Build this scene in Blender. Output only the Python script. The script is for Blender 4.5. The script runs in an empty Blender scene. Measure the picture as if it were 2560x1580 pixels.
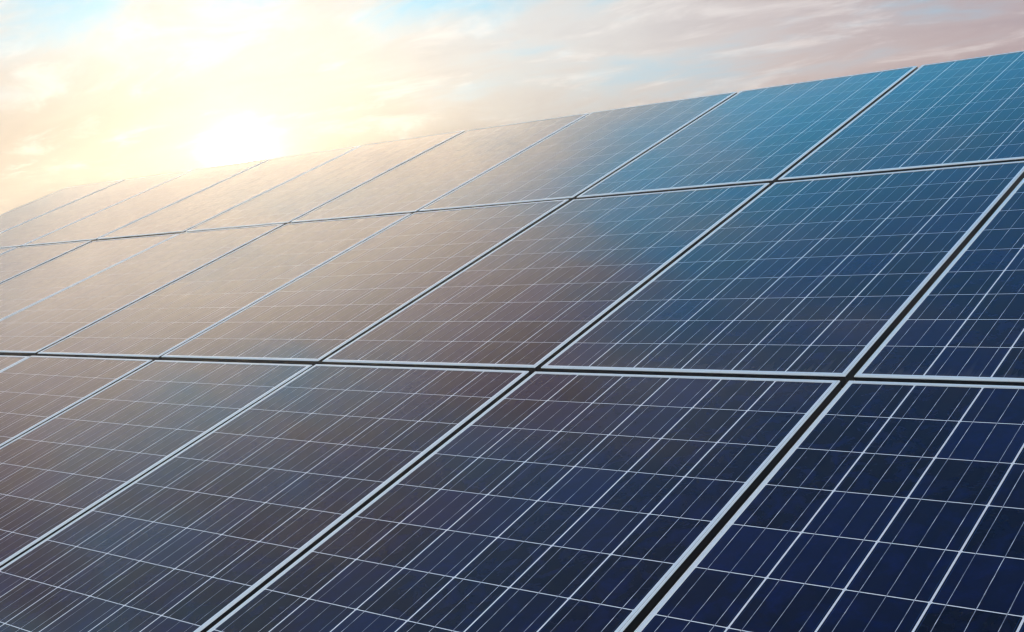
import bpy, bmesh, math, random
from mathutils import Vector, Matrix

random.seed(7)
scene = bpy.context.scene
COL = scene.collection

# ---------------------------------------------------------------- camera
S = 1.012                                  # metres per column pitch of the array
TILT = math.radians(25.1)                  # slope of the array
CT, ST = math.cos(TILT), math.sin(TILT)
Z0 = 1.46                                  # height of the gap between bottom and middle row above the ground


def W(u, v, w=0.0):
    """array coordinates (along the row, up the slope, off the surface) to world"""
    return Vector((u, v * CT - w * ST, Z0 + v * ST + w * CT))


def Wd(d):
    return W(*d) - Vector((0, 0, Z0))


RC = ((0.75985091, 0.58729324, -0.27877094),
      (-0.00568433, -0.42279561, -0.90620724),
      (-0.65007252, 0.69016702, -0.31792326))
CAM_P = (1.31947645 * S, -2.48956761 * S, 1.32289144 * S)
FPX = 3028.72                              # focal length in pixels of the 2560 wide picture
xr, yd, fw = (Wd(r) for r in RC)
cd = bpy.data.cameras.new("camera")
cam = bpy.data.objects.new("camera", cd)
COL.objects.link(cam)
cd.sensor_width = 36.0
cd.lens = 36.0 * FPX / 2560.0
cd.clip_start, cd.clip_end = 0.05, 5000
M = Matrix((xr, -yd, -fw)).transposed().to_4x4()
M.translation = W(*CAM_P)
cam.matrix_world = M
scene.camera = cam


def ray(px, py):
    return (xr * ((px - 1280) / FPX) + yd * ((py - 790) / FPX) + fw).normalized()


# ---------------------------------------------------------------- sun, sky, exposure
SUN = ray(606, 396)                        # just clearing the top edge of the array
BANK = tuple((ray(-480, 400) + Vector((0, 0, 0.44))).normalized())   # where the cloud bank stands
SUN_EL = math.asin(SUN.z)
SUN_AZ = math.atan2(SUN.x, SUN.y)

ld = bpy.data.lights.new("sun", 'SUN')
ld.energy, ld.angle, ld.color = 2.0, math.radians(3.5), (1.0, 0.80, 0.54)
lo = bpy.data.objects.new("sun", ld)
COL.objects.link(lo)
lo.rotation_euler = SUN.to_track_quat('Z', 'Y').to_euler()
lo.location = (0, 20, 30)

scene.view_settings.view_transform = 'Standard'
scene.view_settings.look = 'None'
scene.view_settings.gamma = 1.0
scene.view_settings.exposure = 0.36
scene.view_settings.use_curve_mapping = False
scene.cycles.use_denoising = True
scene.cycles.max_bounces = 6
scene.cycles.diffuse_bounces = 3
scene.cycles.glossy_bounces = 3
scene.cycles.volume_bounces = 1
scene.cycles.transparent_max_bounces = 6
scene.cycles.sample_clamp_indirect = 6.0
scene.cycles.filter_width = 1.3


class NT:
    """small helper for node trees"""

    def __init__(self, tree):
        self.t = tree
        tree.nodes.clear()

    def n(self, typ, **kw):
        nd = self.t.nodes.new(typ)
        for k, v in kw.items():
            if k.startswith('i_'):
                nd.inputs[k[2:].replace('_', ' ')].default_value = v
            else:
                setattr(nd, k, v)
        return nd

    def put(self, sock, v):
        if hasattr(v, 'is_linked') or hasattr(v, 'links'):
            self.t.links.new(v, sock)
        elif v is not None:
            sock.default_value = v

    def m(self, op, a, b=None, c=None, clamp=False):
        nd = self.n('ShaderNodeMath', operation=op, use_clamp=clamp)
        for s, v in zip(nd.inputs, (a, b, c)):
            self.put(s, v)
        return nd.outputs[0]

    def vm(self, op, a, b=None, out=0):
        nd = self.n('ShaderNodeVectorMath', operation=op)
        self.put(nd.inputs[0], a)
        if b is not None:
            self.put(nd.inputs[1], b)
        return nd.outputs[out]

    def mix(self, f, a, b, blend='MIX'):
        nd = self.n('ShaderNodeMix', data_type='RGBA', blend_type=blend)
        self.put(nd.inputs[0], f)
        for s, v in ((nd.inputs[6], a), (nd.inputs[7], b)):
            self.put(s, (*v, 1) if isinstance(v, tuple) and len(v) == 3 else v)
        return nd.outputs[2]

    def ramp(self, f, stops, interp='LINEAR'):
        nd = self.n('ShaderNodeValToRGB')
        cr = nd.color_ramp
        cr.interpolation = interp
        while len(cr.elements) < len(stops):
            cr.elements.new(0.5)
        for e, (p, c) in zip(cr.elements, stops):
            e.position = p
            e.color = (*c, 1) if isinstance(c, tuple) else (c, c, c, 1)
        self.put(nd.inputs[0], f)
        return nd.outputs[0]

    def noise(self, vec, scale, detail=4, rough=0.55, dist=0.0, dims='3D', color=False):
        nd = self.n('ShaderNodeTexNoise', noise_dimensions=dims)
        self.put(nd.inputs['Vector'], vec)
        nd.inputs['Scale'].default_value = scale
        nd.inputs['Detail'].default_value = detail
        nd.inputs['Roughness'].default_value = rough
        nd.inputs['Distortion'].default_value = dist
        return nd.outputs['Color' if color else 0]

    def mapr(self, v, a, b, c=0.0, d=1.0, smooth=True):
        nd = self.n('ShaderNodeMapRange')
        if smooth:
            nd.interpolation_type = 'SMOOTHSTEP'
        self.put(nd.inputs[0], v)
        for k, x in zip((1, 2, 3, 4), (a, b, c, d)):
            nd.inputs[k].default_value = x
        return nd.outputs[0]


def build_sky():
    w = bpy.data.worlds.new("World")
    scene.world = w
    w.use_nodes = True
    t = NT(w.node_tree)
    d = t.vm('NORMALIZE', t.n('ShaderNodeTexCoord').outputs['Generated'])
    sep = t.n('ShaderNodeSeparateXYZ')
    t.put(sep.inputs[0], d)
    x, y, z = sep.outputs
    zc = t.m('MAXIMUM', z, 0.0)
    cosang = t.vm('DOT_PRODUCT', d, tuple(SUN), out=1)
    ang = t.m('ARCCOSINE', t.m('MINIMUM', cosang, 0.999999))          # radians from the sun

    # clear air: the physical sky, deepened, over the warm band of a low sun
    ns = t.n('ShaderNodeTexSky', sky_type='NISHITA', sun_disc=False,
             sun_elevation=SUN_EL, sun_rotation=SUN_AZ, altitude=300.0,
             air_density=1.0, dust_density=0.6, ozone_density=2.5)
    nish = t.mix(1.0, ns.outputs[0], (0.085, 0.085, 0.085), 'MULTIPLY')
    grad = t.ramp(zc, [(0.0, (0.80, 0.52, 0.36)), (0.12, (0.62, 0.50, 0.44)), (0.19, (0.28, 0.45, 0.56)),
                       (0.26, (0.10, 0.50, 0.74)), (0.42, (0.07, 0.80, 1.22)), (0.56, (0.04, 0.68, 1.18)),
                       (0.66, (0.040, 0.24, 0.56)), (0.75, (0.025, 0.10, 0.32)), (1.0, (0.025, 0.075, 0.24))])
    clear = t.mix(0.12, grad, nish)

    # cloud sheet: a flat layer seen in perspective
    h = t.m('ADD', zc, 0.13)
    comb = t.n('ShaderNodeCombineXYZ')
    t.put(comb.inputs[0], t.m('DIVIDE', x, h))
    t.put(comb.inputs[1], t.m('DIVIDE', y, h))
    mp = t.n('ShaderNodeMapping')
    mp.inputs['Rotation'].default_value = (0, 0, math.radians(-38))
    mp.inputs['Scale'].default_value = (0.62, 1.35, 1)
    mp.inputs['Location'].default_value = (52.1, 36.7, 0.4)
    t.put(mp.inputs[0], comb.outputs[0])
    P = mp.outputs[0]
    warp = t.vm('SCALE', t.vm('SUBTRACT', t.noise(P, 1.3, 2, 0.5, color=True), (0.5, 0.5, 0.5)))
    warp.node.inputs['Scale'].default_value = 0.5
    P2 = t.vm('ADD', P, warp)
    big = t.noise(P2, 0.95, 5, 0.60)
    fine = t.noise(P2, 3.6, 6, 0.62)
    body = t.m('ADD', t.m('MULTIPLY', big, 0.72), t.m('MULTIPLY', fine, 0.28))
    # the sheet thins overhead and thickens into a bank on one side of the sun
    bank = t.vm('DOT_PRODUCT', d, BANK, out=1)
    cover = t.m('SUBTRACT', t.mapr(zc, 0.26, 0.50, 0.0, 0.17, smooth=False), t.m('MULTIPLY', t.m('MULTIPLY', t.mapr(bank, 0.88, 0.975, 0.0, 0.20), t.mapr(zc, 0.24, 0.34)), t.mapr(zc, 0.60, 0.76, 1.0, 0.0)))
    cover = t.m('SUBTRACT', cover, t.mapr(zc, 0.14, 0.28, 0.12, 0.0))
    # ... and is denser opposite the sun: unseen bright clouds added to light the frames
    back = t.m('MULTIPLY', cosang, -1.0)
    cover = t.m('SUBTRACT', cover, t.mapr(back, -0.45, 0.35, 0.0, 0.20))
    bc = t.m('SUBTRACT', body, cover)
    cl = t.mapr(bc, 0.40, 0.58)
    thick = t.mapr(bc, 0.50, 0.74)

    # cloud colour: cream near the sun, peach to mauve away from it, greyer and bluer higher up, brightened behind the camera to light the frames
    near = t.m('POWER', 2.718, t.m('MULTIPLY', ang, -1.0 / math.radians(24)))
    lowc = t.ramp(near, [(0.0, (1.10, 0.92, 0.84)), (0.08, (0.80, 0.60, 0.54)), (0.22, (0.54, 0.36, 0.30)), (0.5, (0.36, 0.32, 0.30)), (1.0, (0.28, 0.26, 0.22))])
    hic = t.ramp(near, [(0.0, (1.08, 1.04, 1.02)), (0.05, (1.0, 0.93, 0.91)), (0.14, (0.42, 0.34, 0.37)), (0.25, (0.40, 0.31, 0.32)),
                        (0.36, (0.48, 0.41, 0.41)), (0.46, (0.54, 0.52, 0.52)), (0.58, (0.50, 0.52, 0.54)), (1.0, (0.44, 0.41, 0.36))])
    topc = t.ramp(near, [(0.0, (1.08, 1.04, 1.02)), (0.05, (1.0, 0.93, 0.91)), (0.14, (0.15, 0.12, 0.18)), (0.23, (0.19, 0.14, 0.18)), (0.28, (0.40, 0.26, 0.25)),
                         (0.34, (0.95, 0.72, 0.60)), (0.41, (1.62, 1.30, 1.00)), (1.0, (1.62, 1.32, 1.00))])
    cc = t.mix(t.mapr(zc, 0.13, 0.24), lowc, hic)
    cc = t.mix(t.mapr(zc, 0.26, 0.36), cc, topc)
    wisps = t.mapr(t.noise(P2, 5.5, 5, 0.6, 0.3), 0.50, 0.72)
    cc = t.mix(t.m('MULTIPLY', wisps, 0.65), cc, t.mix(0.45, cc, (0.95, 0.90, 0.85)))
    cc = t.mix(t.m('MULTIPLY', thick, 0.60), cc, t.mix(1.0, cc, (0.60, 0.58, 0.66), 'MULTIPLY'))
    # thin torn veils higher up, above the main sheet
    mp2 = t.n('ShaderNodeMapping')
    mp2.inputs['Rotation'].default_value = (0, 0, math.radians(-62))
    mp2.inputs['Scale'].default_value = (1.1, 3.4, 1)
    mp2.inputs['Location'].default_value = (8.3, 2.9, 1.4)
    t.put(mp2.inputs[0], comb.outputs[0])
    cir = t.noise(t.vm('ADD', mp2.outputs[0], warp), 1.15, 4, 0.55)
    cirf = t.m('MULTIPLY', t.mapr(cir, 0.47, 0.66), t.mapr(zc, 0.28, 0.42, 0.0, 0.62))
    clear = t.mix(cirf, clear, t.mix(t.mapr(near, 0.12, 0.42), (0.36, 0.31, 0.34), (0.95, 0.80, 0.70)))
    sky = t.mix(t.m('MULTIPLY', cl, 0.94), clear, cc)

    # light of the sun spread by thin cloud and dusty air
    def halo(deg, amp, col):
        e = t.m('MULTIPLY', t.m('POWER', 2.718, t.m('MULTIPLY', ang, -1.0 / math.radians(deg))), amp)
        return t.mix(1.0, e, col, 'MULTIPLY')
    s = sky
    for deg, amp, col in ((0.36, 16.0, (1.0, 0.95, 0.82)), (4.0, 0.34, (1.0, 0.86, 0.58)), (16.0, 0.10, (1.0, 0.80, 0.54))):
        s = t.mix(1.0, s, halo(deg, amp, col), 'ADD')
    bg = t.n('ShaderNodeBackground')
    t.put(bg.inputs[0], s)
    bg.inputs[1].default_value = 1.0
    out = t.n('ShaderNodeOutputWorld')
    w.node_tree.links.new(bg.outputs[0], out.inputs[0])


build_sky()

# ---------------------------------------------------------------- helpers


def mat(name):
    m = bpy.data.materials.new(name)
    m.use_nodes = True
    t = NT(m.node_tree)
    p = t.n('ShaderNodeBsdfPrincipled')
    o = t.n('ShaderNodeOutputMaterial')
    m.node_tree.links.new(p.outputs[0], o.inputs[0])
    return m, t, p


def mesh_obj(name, mesh, parent=None, m=None):
    o = bpy.data.objects.new(name, mesh)
    COL.objects.link(o)
    if m is not None and not mesh.materials:
        mesh.materials.append(m)
    if parent is not None:
        o.parent = parent
    return o


def box_bm(bm, x0, x1, y0, y1, z0, z1, mi=0):
    v = [bm.verts.new(c) for c in ((x0, y0, z0), (x1, y0, z0), (x1, y1, z0), (x0, y1, z0),
                                   (x0, y0, z1), (x1, y0, z1), (x1, y1, z1), (x0, y1, z1))]
    for f in ((3, 2, 1, 0), (4, 5, 6, 7), (0, 1, 5, 4), (1, 2, 6, 5), (2, 3, 7, 6), (3, 0, 4, 7)):
        bm.faces.new([v[i] for i in f]).material_index = mi


def bm_mesh(bm, name):
    me = bpy.data.meshes.new(name)
    bm.normal_update()
    bm.to_mesh(me)
    bm.free()
    return me


# ---------------------------------------------------------------- panel dimensions
PU, PV = S, 1.63960929 * S                 # pitches of the array
GU, GV = 0.0235, 0.029                     # gaps between frames
PW, PH = PU - GU, PV - GV                  # outer size of a panel
LIP, DEPTH = 0.0125, 0.038
SHEET = -0.0022                            # laminate surface below the top of the frame lip
NX, NY = 6, 10
CU, CV = (PW - 2 * LIP) / NX, (PH - 2 * LIP) / NY
GAPX, GAPY = 0.0045, 0.0027
CELL_T, BUS_T = 0.00016, 0.00010

# ---------------------------------------------------------------- materials
def glass_coat(t, p, base=0.045, wear=0.02):
    """the laminated front glass: a clear coat with faint dust films"""
    pos = t.n('ShaderNodeNewGeometry').outputs['Position']
    film = t.noise(pos, 1.1, 2, 0.5)
    p.inputs['Coat Weight'].default_value = 1.0
    p.inputs['Coat IOR'].default_value = 1.32
    t.put(p.inputs['Coat Roughness'], t.m('ADD', base, t.m('MULTIPLY', film, wear)))


def dust_mask(t):
    """dust lying along the lower inner edge of every panel, with run-off streaks, plus a thin uneven film"""
    geo = t.n('ShaderNodeNewGeometry')
    sp = t.n('ShaderNodeSeparateXYZ')
    t.put(sp.inputs[0], geo.outputs['Position'])
    v = t.m('ADD', t.m('MULTIPLY', sp.outputs[1], CT), t.m('MULTIPLY', t.m('SUBTRACT', sp.outputs[2], Z0), ST))
    v = t.m('MULTIPLY', t.m('FRACT', t.m('DIVIDE', t.m('ADD', v, 10 * PV - GV / 2 - LIP), PV)), PV)   # metres above the lower edge
    cx = t.n('ShaderNodeCombineXYZ')
    t.put(cx.inputs[0], t.m('MULTIPLY', sp.outputs[0], 30.0))
    t.put(cx.inputs[1], t.m('MULTIPLY', v, 1.2))
    streak = t.noise(cx.outputs[0], 1.0, 4, 0.6)
    reach = t.m('ADD', 0.015, t.m('MULTIPLY', t.mapr(streak, 0.45, 0.8), 0.16))
    edge = t.m('SUBTRACT', 1.0, t.m('DIVIDE', v, reach), clamp=True)
    film = t.mapr(t.noise(geo.outputs['Position'], 3.3, 6, 0.65), 0.45, 0.8)
    return t.m('ADD', t.m('MULTIPLY', edge, 0.10), t.m('MULTIPLY', film, 0.005))


def make_cell_material():
    m, t, p = mat("polycrystalline_silicon")
    oi = t.n('ShaderNodeObjectInfo')
    r = oi.outputs['Random']
    tc = t.n('ShaderNodeTexCoord').outputs['Object']
    off = t.n('ShaderNodeCombineXYZ')
    t.put(off.inputs[0], t.m('MULTIPLY', r, 37.0))
    t.put(off.inputs[1], t.m('MULTIPLY', r, 91.0))
    v = t.vm('ADD', tc, off.outputs[0])
    blotch = t.noise(v, 14.0, 5, 0.65, 0.6)
    vor = t.n('ShaderNodeTexVoronoi')
    t.put(vor.inputs['Vector'], v)
    vor.inputs['Scale'].default_value = 120.0
    grain = t.n('ShaderNodeSeparateColor')
    t.put(grain.inputs[0], vor.outputs['Color'])
    base = t.ramp(r, [(0.0, (0.0008, 0.0012, 0.004)), (0.3, (0.0008, 0.0016, 0.008)), (0.62, (0.0010, 0.0034, 0.020)),
                      (0.86, (0.0012, 0.0070, 0.048)), (1.0, (0.0024, 0.0012, 0.005))])
    c = t.mix(t.m('MULTIPLY', t.mapr(blotch, 0.42, 0.70), 0.65), base, (0.0010, 0.0080, 0.070))
    c = t.mix(t.m('MULTIPLY', grain.outputs[0], 0.30), c, (0.002, 0.005, 0.016))
    # thin brighter line along the wafer's long edges
    sx = t.n('ShaderNodeSeparateXYZ')
    t.put(sx.inputs[0], tc)
    ax = t.m('ABSOLUTE', sx.outputs[0])
    line = t.m('MULTIPLY', t.m('GREATER_THAN', ax, 0.0742), t.m('LESS_THAN', ax, 0.0750))
    c = t.mix(t.m('MULTIPLY', line, 0.7), c, (0.015, 0.06, 0.16))
    c = t.mix(dust_mask(t), c, (0.30, 0.26, 0.22))
    t.put(p.inputs['Base Color'], c)
    p.inputs['Roughness'].default_value = 0.42
    p.inputs['Specular IOR Level'].default_value = 0.03
    glass_coat(t, p)
    return m


def make_sheet_material():
    m, t, p = mat("white_backsheet")
    pos = t.n('ShaderNodeNewGeometry').outputs['Position']
    t.put(p.inputs['Base Color'], t.mix(t.noise(pos, 9.0, 4), (0.78, 0.80, 0.83), (0.86, 0.87, 0.88)))
    p.inputs['Roughness'].default_value = 0.6
    glass_coat(t, p)
    return m


def make_busbar_material():
    m, t, p = mat("tinned_copper_ribbon")
    oi = t.n('ShaderNodeObjectInfo')
    tc = t.n('ShaderNodeTexCoord').outputs['Object']
    off = t.n('ShaderNodeCombineXYZ')
    t.put(off.inputs[0], t.m('MULTIPLY', oi.outputs['Random'], 53.0))
    mp = t.n('ShaderNodeMapping')
    mp.inputs['Scale'].default_value = (60, 1, 1)
    t.put(mp.inputs[0], tc)
    v = t.vm('ADD', mp.outputs[0], off.outputs[0])
    g = t.noise(v, 26.0, 3, 0.6)
    lo_f = t.noise(v, 4.0, 2, 0.5)
    k = t.mapr(t.m('ADD', g, t.m('MULTIPLY', t.m('SUBTRACT', lo_f, 0.5), 0.5)), 0.46, 0.66)
    t.put(p.inputs['Base Color'], t.mix(k, (0.17, 0.19, 0.24), (0.86, 0.89, 0.93)))  # glints along the ribbon painted in as brighter base colour
    p.inputs['Roughness'].default_value = 0.5
    p.inputs['Metallic'].default_value = 0.0
    glass_coat(t, p)
    return m


def make_alu_material():
    m, t, p = mat("anodised_aluminium")
    pos = t.n('ShaderNodeNewGeometry').outputs['Position']
    n1 = t.noise(pos, 7.0, 6, 0.65)
    n2 = t.noise(pos, 90.0, 3, 0.6)
    c = t.mix(n1, (0.82, 0.91, 0.945), (0.88, 0.94, 0.96))  # cyan cast of the sky's light put into the metal colour
    c = t.mix(t.m('MULTIPLY', t.mapr(n2, 0.60, 0.75), 0.18), c, (0.50, 0.47, 0.43))
    t.put(p.inputs['Base Color'], c)
    p.inputs['Metallic'].default_value = 0.12
    t.put(p.inputs['Roughness'], t.mapr(n1, 0.3, 0.7, 0.28, 0.42))
    p.inputs['Coat Weight'].default_value = 0.7
    p.inputs['Coat IOR'].default_value = 1.45
    p.inputs['Coat Roughness'].default_value = 0.16
    return m


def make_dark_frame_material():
    m, t, p = mat("dark_frame_side")
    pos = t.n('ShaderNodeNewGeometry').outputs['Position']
    t.put(p.inputs['Base Color'], t.mix(t.noise(pos, 12.0, 4), (0.004, 0.005, 0.010), (0.008, 0.009, 0.016)))  # near-black navy for the outer frame sides and the groove floor
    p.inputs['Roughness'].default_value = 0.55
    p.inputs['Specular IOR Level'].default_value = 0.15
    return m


def make_steel_material():
    m, t, p = mat("galvanised_steel")
    pos = t.n('ShaderNodeNewGeometry').outputs['Position']
    vor = t.n('ShaderNodeTexVoronoi')
    t.put(vor.inputs['Vector'], pos)
    vor.inputs['Scale'].default_value = 55.0
    s = t.n('ShaderNodeSeparateColor')
    t.put(s.inputs[0], vor.outputs['Color'])
    t.put(p.inputs['Base Color'], t.mix(s.outputs[0], (0.30, 0.31, 0.32), (0.42, 0.43, 0.44)))
    p.inputs['Metallic'].default_value = 0.7
    p.inputs['Roughness'].default_value = 0.5
    return m


def make_ground_material():
    m, t, p = mat("dry_meadow_soil")
    pos = t.n('ShaderNodeNewGeometry').outputs['Position']
    a = t.noise(pos, 0.35, 6, 0.6)
    b = t.noise(pos, 6.0, 8, 0.7)
    c = t.mix(t.mapr(a, 0.35, 0.65), (0.055, 0.070, 0.030), (0.105, 0.085, 0.055))
    c = t.mix(t.m('MULTIPLY', b, 0.5), c, (0.035, 0.045, 0.022))
    t.put(p.inputs['Base Color'], c)
    p.inputs['Roughness'].default_value = 0.95
    bp = t.n('ShaderNodeBump', i_Strength=0.6, i_Distance=0.03)
    t.put(bp.inputs['Height'], b)
    t.put(p.inputs['Normal'], bp.outputs[0])
    return m


M_CELL = make_cell_material()
M_SHEET = make_sheet_material()
M_BUS = make_busbar_material()
M_ALU = make_alu_material()
M_DARK = make_dark_frame_material()
M_STEEL = make_steel_material()
M_GROUND = make_ground_material()

# ---------------------------------------------------------------- ground
bm = bmesh.new()
G, N = 600.0, 60
rg = random.Random(3)
gv = []
for j in range(N + 1):
    row = []
    for i in range(N + 1):
        q = lambda k: math.copysign(abs(k) ** 2.2, k) * G
        gx, gy = q(2 * i / N - 1), q(2 * j / N - 1)
        far = min(1.0, max(0.0, (math.hypot(gx, gy) - 12) / 60))
        row.append(bm.verts.new((gx, gy, rg.uniform(-0.35, 0.25) * far)))
    gv.append(row)
for j in range(N):
    for i in range(N):
        bm.faces.new((gv[j][i], gv[j][i + 1], gv[j + 1][i + 1], gv[j + 1][i])).smooth = True
g = mesh_obj("ground", bm_mesh(bm, "ground"), m=M_GROUND)
g["kind"] = "structure"
g["label"] = "grassy soil underneath the solar array"

# ---------------------------------------------------------------- solar panels
def rail_mesh(length, name):
    """one mitred frame rail along +X; outer face at y = 0, the lip reaching inwards (+y); top of the lip at z = 0"""
    prof = [(LIP, SHEET - 0.0009), (LIP, -0.0004), (LIP - 0.0004, 0.0), (0.0050, 0.0), (0.0047, -0.0010), (0.0037, -0.0010),
            (0.0034, -0.0002), (0.0017, -0.0008), (0.0006, -0.0020), (0.0, -0.0036), (0.0, -0.0046), (0.0004, -0.0050),
            (0.0004, -DEPTH), (0.0020, -DEPTH), (0.0020, SHEET - 0.0050), (LIP, SHEET - 0.0050)]
    bm = bmesh.new()
    a = [bm.verts.new((y, y, z)) for y, z in prof]
    b = [bm.verts.new((length - y, y, z)) for y, z in prof]
    n = len(prof)
    for i in range(n):
        j = (i + 1) % n
        f = bm.faces.new((a[j], a[i], b[i], b[j]))
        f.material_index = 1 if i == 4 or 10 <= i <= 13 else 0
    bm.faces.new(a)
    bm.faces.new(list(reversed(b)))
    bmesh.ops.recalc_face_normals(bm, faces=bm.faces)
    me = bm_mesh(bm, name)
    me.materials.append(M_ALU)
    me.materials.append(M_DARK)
    return me


def cell_mesh():
    w, h, c = (CU - GAPX) / 2, (CV - GAPY) / 2, 0.0022
    pts = [(-w + c, -h), (w - c, -h), (w, -h + c), (w, h - c), (w - c, h), (-w + c, h), (-w, h - c), (-w, -h + c)]
    bm = bmesh.new()
    lo_v = [bm.verts.new((x, y, 0)) for x, y in pts]
    hi_v = [bm.verts.new((x, y, CELL_T)) for x, y in pts]
    bm.faces.new(hi_v)
    for i in range(8):
        j = (i + 1) % 8
        bm.faces.new((lo_v[i], lo_v[j], hi_v[j], hi_v[i]))
    me = bm_mesh(bm, "cell")
    me.materials.append(M_CELL)
    return me


def busbar_mesh():
    """a ribbon over a whole string of cells: on each cell it rides on top, in the gaps it dips between cells"""
    bm = bmesh.new()
    hw = 0.00075
    L = NY * CV / 2 - GAPY * 0.7
    box_bm(bm, -hw, hw, -L, L, 0.0, BUS_T)
    me = bm_mesh(bm, "busbar")
    me.materials.append(M_BUS)
    return me


def sheet_mesh():
    bm = bmesh.new()
    e = 0.004
    box_bm(bm, e, PW - e, e, PH - e, SHEET - 0.0048, SHEET)
    me = bm_mesh(bm, "backsheet")
    me.materials.append(M_SHEET)
    return me


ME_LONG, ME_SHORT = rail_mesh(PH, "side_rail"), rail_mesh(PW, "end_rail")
ME_CELL, ME_BUS, ME_SHEET = cell_mesh(), busbar_mesh(), sheet_mesh()

ROT = Matrix.Rotation(TILT, 4, 'X')
ORD = ["first", "second", "third", "fourth", "fifth", "sixth", "seventh", "eighth", "ninth", "tenth", "eleventh", "twelfth"]
ROWS = {1: "top", 0: "middle", -1: "bottom"}
FIRST, LAST = -9, 2


def look(c, r):
    if c <= -6:
        return "pale hazy"
    if c <= -3:
        return "glare washed" if r >= 0 else "dusky purple"
    if r == 1:
        return "bright teal blue"
    return "blue" if r == 0 else "deep navy"


def solar_panel(c, r, detailed=True):
    root = bpy.data.objects.new("solar_panel", None)
    COL.objects.link(root)
    root.empty_display_size = 0.2
    jit = random.Random(c * 31 + r * 7 + 500)
    u0, v0 = c * PU + GU / 2, r * PV + GV / 2
    tw = Matrix.Rotation(math.radians(jit.uniform(-0.10, 0.10)), 4, 'X') @ Matrix.Rotation(math.radians(jit.uniform(-0.10, 0.10)), 4, 'Y')
    root.matrix_world = Matrix.Translation(W(u0, v0, jit.uniform(-0.0006, 0.0006))) @ ROT @ tw
    root["label"] = "%s solar panel in the %s row, %s column from the array's far end" % (look(c, r), ROWS[r], ORD[c - FIRST])
    root["category"] = "solar panel"
    root["group"] = "solar panels of the tilted array"
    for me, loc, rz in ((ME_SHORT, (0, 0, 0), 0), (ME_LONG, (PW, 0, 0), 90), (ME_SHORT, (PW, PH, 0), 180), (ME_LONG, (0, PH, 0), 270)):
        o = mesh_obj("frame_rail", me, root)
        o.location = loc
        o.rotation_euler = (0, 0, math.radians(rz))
    mesh_obj("backsheet", ME_SHEET, root)
    for j in range(NY):
        for i in range(NX):
            o = mesh_obj("cell", ME_CELL, root)
            o.location = (LIP + (i + 0.5) * CU, LIP + (j + 0.5) * CV, SHEET)
    for i in range(NX):
        for k in (1, 3, 5):
            o = mesh_obj("busbar", ME_BUS, root)
            o.location = (LIP + GAPX / 2 + i * CU + (CU - GAPX) * k / 6.0, PH / 2, SHEET + CELL_T)
    return root


for r in (-1, 0, 1):
    for c in range(FIRST, LAST + 1):
        solar_panel(c, r)

# ---------------------------------------------------------------- mounting rack under the panels
U0, U1 = FIRST * PU, (LAST + 1) * PU


def bar(name, a, b, w, h, parent, m, up=Vector((0, 0, 1))):
    """a C-shaped steel section from a to b"""
    d = (b - a)
    L = d.length
    bm = bmesh.new()
    tk = 0.004
    prof = [(-w, -h), (w, -h), (w, -h + tk * 2), (-w + tk, -h + tk * 2), (-w + tk, h - tk * 2), (w, h - tk * 2), (w, h), (-w, h)]
    r0 = [bm.verts.new((0, y, z)) for y, z in prof]
    r1 = [bm.verts.new((L, y, z)) for y, z in prof]
    for i in range(8):
        j = (i + 1) % 8
        bm.faces.new((r0[i], r0[j], r1[j], r1[i]))
    bm.faces.new(list(reversed(r0)))
    bm.faces.new(r1)
    o = mesh_obj(name, bm_mesh(bm, name), parent, m)
    xa = d.normalized()
    ya = up.cross(xa)
    if ya.length < 1e-4:
        ya = Vector((0, 1, 0))
    ya.normalize()
    za = xa.cross(ya)
    mm = Matrix((xa, ya, za)).transposed().to_4x4()
    mm.translation = a
    o.matrix_world = mm
    return o


rack = bpy.data.objects.new("mounting_rack", None)
COL.objects.link(rack)
rack["label"] = "galvanised steel mounting rack carrying the solar panels from beneath"
rack["category"] = "rack"
nrm = Wd((0, 0, 1))
for r in (-1, 0, 1):
    for fr in (0.22, 0.78):
        v = r * PV + fr * PV
        bar("purlin", W(U0, v, -DEPTH - 0.0305), W(U1, v, -DEPTH - 0.0305), 0.02, 0.03, rack, M_STEEL, nrm)
for k in range(5):
    u = U0 + 0.6 + k * (U1 - U0 - 1.2) / 4
    bar("rafter", W(u, -1.5 * S, -DEPTH - 0.102), W(u, 3.15 * S, -DEPTH - 0.102), 0.025, 0.04, rack, M_STEEL, nrm)
    for v in (-1.0, 2.6):
        top = W(u + 0.05, v, -DEPTH - 0.12)
        bar("post", Vector((top.x, top.y, -0.3)), top, 0.04, 0.03, rack, M_STEEL, Vector((1, 0, 0)))

# ---------------------------------------------------------------- haze
top = W(0, 2 * PV, 0).z + 0.06
bm = bmesh.new()
box_bm(bm, -G - 5, G + 5, -G - 5, G + 5, -1.5, top)
hz = mesh_obj("haze", bm_mesh(bm, "haze"))
hm = bpy.data.materials.new("haze")
hm.use_nodes = True
ht = NT(hm.node_tree)
pv = ht.n('ShaderNodeVolumePrincipled')
pv.inputs['Color'].default_value = (1.0, 0.95, 0.86, 1)
pv.inputs['Density'].default_value = 0.014
pv.inputs['Anisotropy'].default_value = 0.80
ho = ht.n('ShaderNodeOutputMaterial')
hm.node_tree.links.new(pv.outputs[0], ho.inputs['Volume'])
hz.data.materials.append(hm)
hz["kind"] = "stuff"
hz["label"] = "thin warm haze hanging over the solar array"
